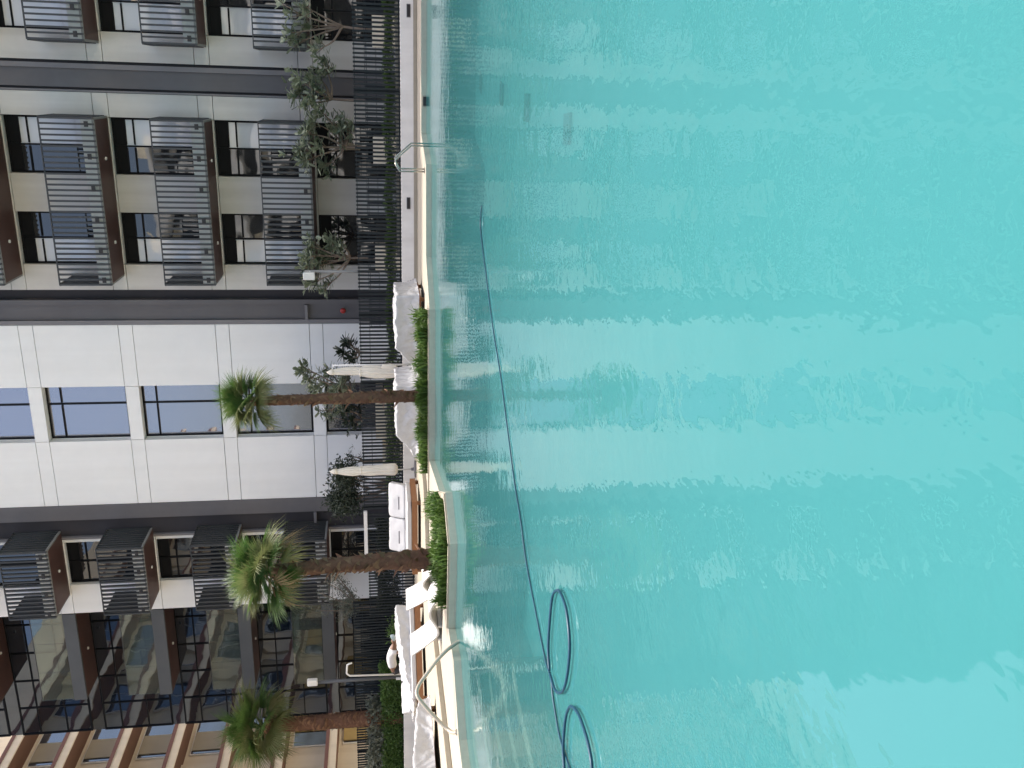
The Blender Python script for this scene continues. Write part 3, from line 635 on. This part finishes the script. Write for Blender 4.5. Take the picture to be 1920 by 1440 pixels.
def drape(profile, y0, y1, zb, seed, nx=96, ny=72, amp=.03, skirt=.12):
    """sheet thrown over a shape: profile = [(x, z)...] seen from the front, hanging to zb on all sides with creases"""
    xs = [q[0] for q in profile]; xa, xb = xs[0], xs[-1]
    def top(x):
        for i in range(len(profile)-1):
            if profile[i][0] <= x <= profile[i+1][0]:
                t = (x-profile[i][0])/max(1e-6, profile[i+1][0]-profile[i][0]); return profile[i][1]*(1-t)+profile[i+1][1]*t
        return profile[-1][1]
    mbd = MB(); vs = []
    for j in range(ny+1):
        v = -1+2*j/ny
        for i in range(nx+1):
            u = -1+2*i/nx; e = max(abs(u), abs(v)); k = min(1, max(0, (e-.62)/.38)); k2 = k*k*(3-2*k)
            s = min(1, e/.70); uu = u/e*s if e > .70 else u/.70 if e > 0 else 0; vv = v/e*s if e > .70 else v/.70 if e > 0 else 0
            if e <= .70: uu, vv = u/.70, v/.70
            x = xa+(xb-xa)*(uu+1)/2; y = y0+(y1-y0)*(vv+1)/2; drop = 0 if e <= .70 else (e-.70)/.30
            zt = top(x); z = zt*(1-drop)+(zb)*drop
            out = skirt*drop*drop; x += (u/e if e > 0 else 0)*out*(abs(u) >= abs(v)*.98); y += (v/e if e > 0 else 0)*out*(abs(v) >= abs(u)*.98)
            w = Vector((x, y, z)); c = noise.noise(w*2.2+Vector((seed, 3, 1))); c2 = abs(noise.noise(Vector((x*5+z*2.5, y*5-z*1.5, z*2+seed)))); c3 = abs(noise.noise(Vector((x*2.6-z*3, y*2.6, seed*2))))
            c4 = .4*abs(noise.noise(Vector((x*9+z*6, y*9, seed*3+z*4)))); d = amp*(c*.8-c2*1.6-c3*1.3-c4*.8); nrm = Vector((u*drop, v*drop, 1-drop*.9)).normalized(); vs.append(w+nrm*d)
    mbd.add(vs, [(j*(nx+1)+i, j*(nx+1)+i+1, (j+1)*(nx+1)+i+1, (j+1)*(nx+1)+i) for j in range(ny) for i in range(nx)]); return mbd
def daybed(label, pr, ang, W, D, z0, back=True, cover=None, seed=1, cush=2, bh=.60, rolled=False):
    """pr: right front corner on the floor; ang turns the front; W to the left, D to the back"""
    M = place((pr[0], pr[1], z0), ang); t = thing('daybed', label, 'daybed', (pr[0], pr[1], z0), 'daybeds around the pool')
    for xx in (-W+.10, -.10):
        for yy in (.10, D-.10): local(MB().box(xx-.05, xx+.05, yy-.05, yy+.05, 0, .095), M).build('leg', 'wood', t)
    for q, (a, b, c, d) in enumerate(((-W, 0, 0, .045), (-W, 0, D-.045, D), (-W, -W+.045, .05, D-.05), (-.045, 0, .05, D-.05))): local(MB().box(a, b, c, d, .10, .27), M).build('base_board', 'wood', t)
    for q in range(7): local(MB().box(-W+.05, -.05, .08+q*(D-.2)/6, .16+q*(D-.2)/6, .225, .26), M).build('slat', 'wood', t)
    local(softbox(-W+.02, -.02, .02, D-.02, .262, .43, seed=seed, pw=9), M).build('mattress', 'vinyl', t, smooth=True)
    if back:
        wd = (W-.06)/cush
        for q in range(cush):
            cu = softbox(-W+.04+q*wd, -W+.04+(q+1)*wd-.03, -.10, .10, 0, bh, seed=seed+q*3, pw=13, amp=.022)
            T2 = Matrix.Translation((0, D-.42, .40)) @ Matrix.Rotation(R(-34), 4, 'X'); cu.v = [tuple(T2 @ Vector(v)) for v in cu.v]; local(cu, M).build('back_cushion', 'vinyl', t, smooth=True)
            if not cover: local(MB().box(-W+.04+(q+.5)*wd-.22, -W+.04+(q+.5)*wd+.22, D-.56, D-.545, .62, .66), M).build('handle_slot', 'greyl', t)
    if cover:
        c = local(cover, M); c.build('plastic_cover', 'plastic', t, smooth=True)
    return t
# 1, 2: fully wrapped; 3: bare white cushions; 4, 5: half unwrapped
W = 1.95
daybed('fully wrapped daybed at the right end of the long planter', (-5.78, 24.55), 0, W, 1.9, ZD, False, drape([(-W-.42, .32), (-W-.05, .42), (-W+.42, .86), (-.5, .88), (0.02, .86)], .0, 1.9, .16, 3, amp=.06), 3)
daybed('wrapped daybed directly behind the slim palm trunk', (-8.52, 24.65), 0, W, 1.9, ZD, False, drape([(-W-.30, .34), (-W-.05, .44), (-W+.40, .86), (-.5, .89), (0.02, .87)], .0, 1.9, .18, 8, amp=.055), 5)
daybed('white cushioned daybed on teak base with two square back cushions', (-12.15, 24.45), R(4), 2.45, 1.95, ZP, True, None, 7, 2, .62)
W4 = 2.9
daybed('daybed under loose crumpled plastic where the worker bends down', (-14.75, 23.0), R(52), W4, 1.9, ZP, True, drape([(-W4-.1, .40), (-W4+.35, .52), (-W4*.55, .70), (-.55, .84), (-.03, .86)], .10, 1.88, .36, 12, amp=.05, skirt=.03), 9, 3, .30)
W5 = 2.7
daybed('daybed with sagging plastic sheet at the bottom edge of the picture', (-14.0, 17.45), R(80), W5, 1.9, ZP, False, drape([(-W5-.02, .66), (-W5*.6, .60), (-W5*.3, .54), (-.25, .50), (.06, .40)], -.09, 1.95, .12, 17, amp=.05, skirt=.09), 11)

# ================================================================== SUN LOUNGERS
def lounger(label, p, ang):
    M = place((p[0], p[1], ZD), ang); t = thing('sun_lounger', label, 'sun lounger', (p[0], p[1], ZD), 'white curved loungers on the lower deck')
    prof = smoothpath([(0, .10, 0), (.30, .26, 0), (.62, .30, 0), (1.0, .14, 0), (1.25, .13, 0), (1.55, .36, 0), (1.88, .70, 0)], 6); mbl = MB(); n = len(prof)
    for k, (dy, dz) in enumerate(((-.31, 0), (.31, 0), (.31, -.045), (-.31, -.045))): mbl.v += [(q.x-1.2, dy, q.y+dz) for q in prof]
    for i in range(n-1):
        for k in range(4): mbl.f.append((k*n+i, k*n+i+1, ((k+1) % 4)*n+i+1, ((k+1) % 4)*n+i))
    mbl.f += [(0, n, 2*n, 3*n), (n-1, 4*n-1, 3*n-1, 2*n-1)]
    local(mbl, M).build('shell', 'lounger', t, smooth=False)
    for dx in (-1.08, -.2, .22):
        local(MB().box(dx-.03, dx+.03, -.27, .27, 0, .085 if dx > -1 else .10), M).build('foot', 'lounger', t)
lounger('white curved lounger with raised back, in front of the left end of the crumpled daybed', (-11.75, 17.35), R(165))
lounger('white curved lounger partly hidden behind the thick palm and its grass', (-12.55, 20.25), R(150))

# ================================================================== PARASOLS
def parasol(label, px, py, tilt, seed, sec):
    r = random.Random(seed); Yp = 27.9; b = onY(760, py, Yp); zb = ZD if b.x > -10.85 else ZP; ztop = onY(px, py, Yp).z
    t = thing('parasol', label, 'parasol', (b.x, Yp, zb), 'closed canvas parasols')
    MB().lathe((b.x, Yp, zb), [(.30, 0), (.30, .05), (.06, .07), (.05, .16)], 20).build('base', 'greyl', t)
    MB().tube([(b.x, Yp, zb+.05), (b.x, Yp, ztop-.05)], .024, 10).build('pole', 'white_p', t, smooth=True)
    H = ztop-(zb+.62); prof = []
    for j in range(23):
        f = j/22; rad = .045+.125*math.sin(min(1, f*1.5)*1.57)**.8; rad *= (1-.20*math.exp(-((f-.42)/.07)**2))*(1+.10*math.sin(f*9+seed)); rad *= .55 if j == 22 else 1
        prof.append((rad, -f*H))
    def fold(a, j): return 1+.16*math.sin(8*a+.9*math.sin(j*.35+seed))+.05*math.sin(17*a+j*.5)
    cn = MB().lathe((b.x, Yp, ztop), prof[:], 64, fold)
    cn.v = [(v[0]+sec*.05*math.sin((ztop-v[2])*2.2), v[1], v[2]) for v in cn.v]; c = cn.build('canopy', 'umb', t, smooth=True)
    MB().lathe((b.x, Yp, ztop-.03), [(.10, -.14), (.09, -.02), (.05, .04), (.015, .09)], 16).build('top_cap', 'umb', c, smooth=True)
    MB().lathe((b.x, Yp, ztop-H*.45), [(.150, 0), (.155, .03), (.150, .06)], 20).build('tie_strap', 'umb', c, smooth=True)
    if tilt:                                                     # side mast with the second canvas fold
        MB().tube([(b.x+.20, Yp+.1, zb+.05), (b.x+.20, Yp+.1, ztop-.12)], .03, 10).build('mast', 'white_p', t, smooth=True)
        MB().tube([(b.x+.20, Yp+.1, ztop-.16), (b.x+.02, Yp, ztop-.10)], .022, 8).build('arm', 'white_p', t)
        fl = softbox(b.x+.06, b.x+.24, Yp-.1, Yp+.06, zb+.75, zb+1.25, n=8, pw=3, seed=4, amp=.03); fl.build('loose_fold', 'umb', c, smooth=True)
parasol('closed cream parasol with side mast in front of the white tower', 616, 696, True, 2, .6)
parasol('straight closed cream parasol left of the slim palm', 622, 880, False, 5, -.2)

# ================================================================== FLOODLIGHTS, SHOWER, RAILS, HOSE
def floodlight(label, px, py, Yl, zb, side, rp=.05, pm='edge'):
    p = onY(px, py, Yl); t = thing('floodlight_pole', label, 'floodlight', (p.x, Yl, zb), 'floodlights on grey poles')
    MB().tube([(p.x, Yl, zb), (p.x, Yl, p.z+.12)], rp, 10).build('pole', pm, t, smooth=True)
    h = bx('lamp_housing', 'lamp', t, p.x+side*.12-.13, p.x+side*.12+.13, Yl-.22, Yl-.05, p.z-.22, p.z+.16, bevel=.03)
    for k in range(4): bx('cooling_rib', 'white_p', h, p.x+side*.12-.10, p.x+side*.12+.10, Yl-.045, Yl-.02, p.z-.17+k*.09, p.z-.14+k*.09)
    MB().bar((p.x, Yl-.05, p.z-.05), (p.x, Yl, p.z-.05), .06, .06).build('bracket', 'fascia', t)
    bx('junction_box', 'white_p', t, p.x-.04, p.x+.04, Yl-.12, Yl-rp, zb+.55, zb+.75)
floodlight('white floodlight on a grey pole beside the bushy terrace tree', 578, 509, 29.4, ZW-.02, -1)
floodlight('white floodlight on a slanting grey pole above the bending worker', 585, 1280, 28.7, ZP, 1, .065, 'slabgrey')
a = onY(735, 1266, 28.4); q1 = onY(656, 1267, 28.4); q2 = onY(650, 1262, 28.4); q3 = onY(651, 1247, 28.4); q4 = onY(660, 1243, 28.4); a.z = ZP
t = thing('hooked_pipe', 'thin white pipe bent into a hook beside the floodlight pole', 'pipe', (a.x, 28.4, ZP))
MB().tube([a, q1, q1.lerp(q2, .6)+Vector((0, 0, .02)), q2, q3, q3.lerp(q4, .5)+Vector((.01, 0, .01)), q4], .035, 8).build('pipe', 'white_p', t, smooth=True)
MB().lathe((a.x, 28.4, ZP), [(.09, 0), (.09, .015), (.04, .03)], 14).build('flange', 'white_p', t)
t = thing('ladder_rail', 'bent steel grab rail at the corner of the pool edge', 'handrail', (-2.33, 24.45, ZD))
for k, off in enumerate((0, .10)):
    top = onY(742, 309, 24.45); pk = onY(741, 300, 24.5); sl = onY(771, 273.5, 24.75); lo = Vector((sl.x, 24.78, -.55)); f0 = Vector((-2.30, 24.42, ZD)); o = Vector((off*.62, off*.9, 0))
    u0 = Vector((-2.30, 24.42, top.z-.10))
    pts = [f0+o, f0.lerp(u0, .6)+o, u0+o, Vector((top.x, 24.45, top.z))+o, pk+o, pk.lerp(sl, .5)+o, sl+o, sl.lerp(lo, .12)+o, lo+o]
    MB().tube(pts, .022, 8).build('tube', 'rail', t, smooth=True)
    MB().lathe((f0.x+o.x, f0.y+o.y, ZD), [(.05, 0), (.05, .012), (.025, .02)], 12).build('flange', 'rail', t)
f0 = onZ(857, 1373, ZD); e0 = onZ(861, 1203, 0.0)
ctrl = [f0, (848, 1373), (838, 1366), (818, 1347), (798, 1325), (783, 1305), (784, 1288), (797, 1268), (818, 1240), (838, 1219)]
pts = [Vector(f0)]
for i, c in enumerate(ctrl[1:]):
    f = (i+1)/len(ctrl); pts.append(onY(c[0], c[1], f0.y*(1-f)+e0.y*f))
pts += [e0+Vector((0, 0, .02)), e0+Vector((.10, -.15, -.5))]
t = thing('arched_rail', 'long arched cream handrail curving from the deck into the water', 'handrail', f0)
MB().tube(smoothpath(pts[:-1], 5)+[pts[-1]], .037, 10).build('tube', 'railb', t, smooth=True)
MB().lathe(f0, [(.06, 0), (.06, .012), (.03, .02)], 14).build('flange', 'rail', t)
# floating hose
hp = [(903, 385), (901, 430), (912, 520), (925, 620), (938, 700), (951, 800), (964, 900), (976, 975), (986, 1050), (1003, 1140), (1022, 1235), (1030, 1262)]
lp1 = [(1040, 1292), (1049, 1299), (1058, 1290), (1065, 1255), (1068, 1205), (1062, 1145), (1051, 1112), (1044, 1107), (1036, 1118), (1031, 1160), (1028, 1215), (1030, 1258)]
hp2 = [(1037, 1310), (1047, 1370), (1055, 1400), (1068, 1440), (1080, 1475)]
lp2 = [(1058, 1440), (1056, 1400), (1060, 1350), (1066, 1329), (1073, 1325), (1085, 1340), (1099, 1380), (1107, 1415), (1110, 1440), (1112, 1480)]
t = thing('pool_hose', 'dark blue pool hose floating in a long line with loops', 'hose', onZ(1030, 1262, 0))
MB().tube(smoothpath([onZ(*q, .012) for q in hp+[(1034, 1280)]+hp2], 6), .008, 8).build('hose_run', 'hose', t, smooth=True)
MB().tube(smoothpath([onZ(*q, .030) for q in [(1031, 1264)]+lp1], 8), .0125, 8).build('hose_loop', 'hose', t, smooth=True)
MB().tube(smoothpath([onZ(*q, .030) for q in [(1059, 1470)]+lp2], 8), .0125, 8).build('hose_loop', 'hose', t, smooth=True)
for i, (x, ya, yb) in enumerate(((902, 138, 170), (941, 155, 196), (988, 175, 228), (1064, 212, 272))):
    a = onZ(x, ya, -1.36); b = onZ(x-2, yb, -1.36)
    mbq = MB().bar(a, b, .42, .03); one('floor_grating', 'drain', ['thin dark bar under the water farthest from the camera', 'second submerged dark bar from the far pool edge', 'third submerged dark bar, longest of the blurred row', 'widest submerged dark bar, nearest the camera'][i], 'grating', mbq, 'dark bars under the water')

# ================================================================== WORKER bending over the daybed
def skinmesh(name, m, parent, verts, edges, radii, root=0, sub=2):
    o0 = ORI[parent]; me = bpy.data.meshes.new(name); me.from_pydata([tuple(Vector(v)-o0) for v in verts], edges, []); me.materials.append(MT[m]); o = obj(name, me, parent)
    o.modifiers.new('skin', 'SKIN'); sv = me.skin_vertices[0].data
    for i, rr in enumerate(radii): sv[i].radius = (rr, rr) if not hasattr(rr, '__len__') else rr
    for i in range(len(radii)): sv[i].use_root = (i == root)
    s = o.modifiers.new('sub', 'SUBSURF'); s.levels = sub; s.render_levels = sub
    for mo in o.modifiers:
        if mo.type == 'SKIN': mo.use_smooth_shade = True
    return o
YP = 24.6
def pw(px, py, dy=0): return onY(px, py, YP+dy)
hipc = pw(739, 1256); P = thing('person', 'worker in white T-shirt and light blue cap bending over the daybed', 'person', (hipc.x, YP+.05, ZP))
hip = hipc; ch = pw(733, 1233); sh = pw(737, 1217); nk = pw(739, 1207); hd = pw(737, 1198); ft = ZP
sR = sh+Vector((0, -.17, -.02)); sL = sh+Vector((0, .17, -.02))
eR = sR+Vector((.02, -.08, -.26)); hR = eR+Vector((.14, -.06, -.20)); eL = sL+Vector((.04, .05, -.27)); hL = eL+Vector((.14, -.04, -.18))
kR = hip+Vector((.10, -.10, -.36)); kL = hip+Vector((-.05, .12, -.36)); fR = Vector((kR.x-.12, kR.y, ft+.06)); fL = Vector((kL.x-.10, kL.y, ft+.06))
hR0 = hip+Vector((0, -.10, -.02)); hL0 = hip+Vector((0, .10, -.02))
tR = fR+Vector((.16, -.02, -.03)); tL = fL+Vector((.16, .02, -.03))
V = [hip, hip.lerp(ch, .5)+Vector((0, 0, .02)), ch, sh, nk, hd, sR, eR, hR, sL, eL, hL, hR0, kR, fR, tR, hL0, kL, fL, tL]
E_ = [(0,1),(1,2),(2,3),(3,4),(4,5),(3,6),(6,7),(7,8),(3,9),(9,10),(10,11),(0,12),(12,13),(13,14),(14,15),(0,16),(16,17),(17,18),(18,19)]
body = skinmesh('body', 'skin', P, V, E_, [.13,.125,.14,.12,.062,.095,.062,.045,.034,.062,.045,.034,.10,.068,.042,.035,.10,.068,.042,.035])
skinmesh('shirt', 'shirt', P, [hip.lerp(ch, .18), hip.lerp(ch, .55)+Vector((0,0,.02)), ch, sh, sh.lerp(nk, .25), sR, sR.lerp(eR, .55), sL, sL.lerp(eL, .55)], [(0,1),(1,2),(2,3),(3,4),(3,5),(5,6),(3,7),(7,8)], [.165,.160,.172,.150,.085,.085,.075,.085,.075])
skinmesh('trousers', 'trousers', P, [hip, hip.lerp(ch, .22), hR0, kR, fR.lerp(kR, .15), hL0, kL, fL.lerp(kL, .15)], [(0,1),(0,2),(2,3),(3,4),(0,5),(5,6),(6,7)], [.155,.150,.12,.088,.068,.12,.088,.068])
hdir = (hd-nk).normalized()
for sgn, h0, e in ((-1, hR, eR), (1, hL, eL)):                  # hands: palm with five bent fingers
    d = (h0-e).normalized(); sd = d.cross(Vector((0, 0, 1))).normalized(); up = sd.cross(d); vs = [h0, h0+d*.07]; es = [(0, 1)]; rs = [.030, .036]
    for k, (off, ln) in enumerate(((-.032, .062), (-.011, .075), (.011, .070), (.030, .055))):
        b = len(vs); vs += [h0+d*.085+sd*off, h0+d*(.085+ln*.5)+sd*off*1.15-up*.010, h0+d*(.085+ln)+sd*off*1.2-up*.035]; es += [(1, b), (b, b+1), (b+1, b+2)]; rs += [.010, .009, .008]
    b = len(vs); vs += [h0+d*.03+sd*sgn*.04, h0+d*.065+sd*sgn*.062-up*.012, h0+d*.095+sd*sgn*.060-up*.025]; es += [(0, b), (b, b+1), (b+1, b+2)]; rs += [.013, .011, .009]
    skinmesh('hand', 'skin', P, vs, es, rs, 0, 1)
fwdh = (hdir+Vector((0, -.15, -.45))).normalized()               # face: nose, eyes, ears, mouth
sidev = Vector((0, 1, 0)); uph = -fwdh.cross(sidev).normalized()
if uph.z < 0 and False: uph = -uph
fc = hd+hdir*.03
MB().tube([fc+fwdh*.085, fc+fwdh*.115-uph*.02], [.012, .016], 8).build('nose', 'skin', P, smooth=True)
for sgn in (-1, 1):
    e = fc+fwdh*.088+sidev*sgn*.034+uph*.022; MB().tube([e-fwdh*.004, e+fwdh*.006], [.011, .008], 8).build('eye', 'block', P, smooth=True)
    e = fc+sidev*sgn*.092; MB().tube([e-uph*.03, e, e+uph*.03], [.010, .016, .010], 8).build('ear', 'skin', P, smooth=True)
MB().tube([fc+fwdh*.085-uph*.048-sidev*.025, fc+fwdh*.09-uph*.050, fc+fwdh*.085-uph*.048+sidev*.025], .006, 6).build('mouth', 'red', P)
c0 = hd+hdir*.045; axis = (uph*.7+hdir*.6).normalized()
cp = MB(); n = 18; u = axis.orthogonal().normalized(); v = axis.cross(u)
for j in range(7):
    a = j/6*1.50
    for k in range(n): b = 2*math.pi*k/n; cp.v.append(tuple(c0+axis*(.118*math.sin(a)-.01)+(u*math.cos(b)+v*math.sin(b))*.112*math.cos(a)))
for j in range(6):
    for k in range(n): cp.f.append((j*n+k, j*n+(k+1) % n, (j+1)*n+(k+1) % n, (j+1)*n+k))
cp.build('cap', 'cap', P, smooth=True)
MB().tube([c0-axis*.005+u*.108*math.cos(b*.35)+v*.108*math.sin(b*.35) for b in range(19)], .016, 6).build('cap_band', 'cap', P, smooth=True)
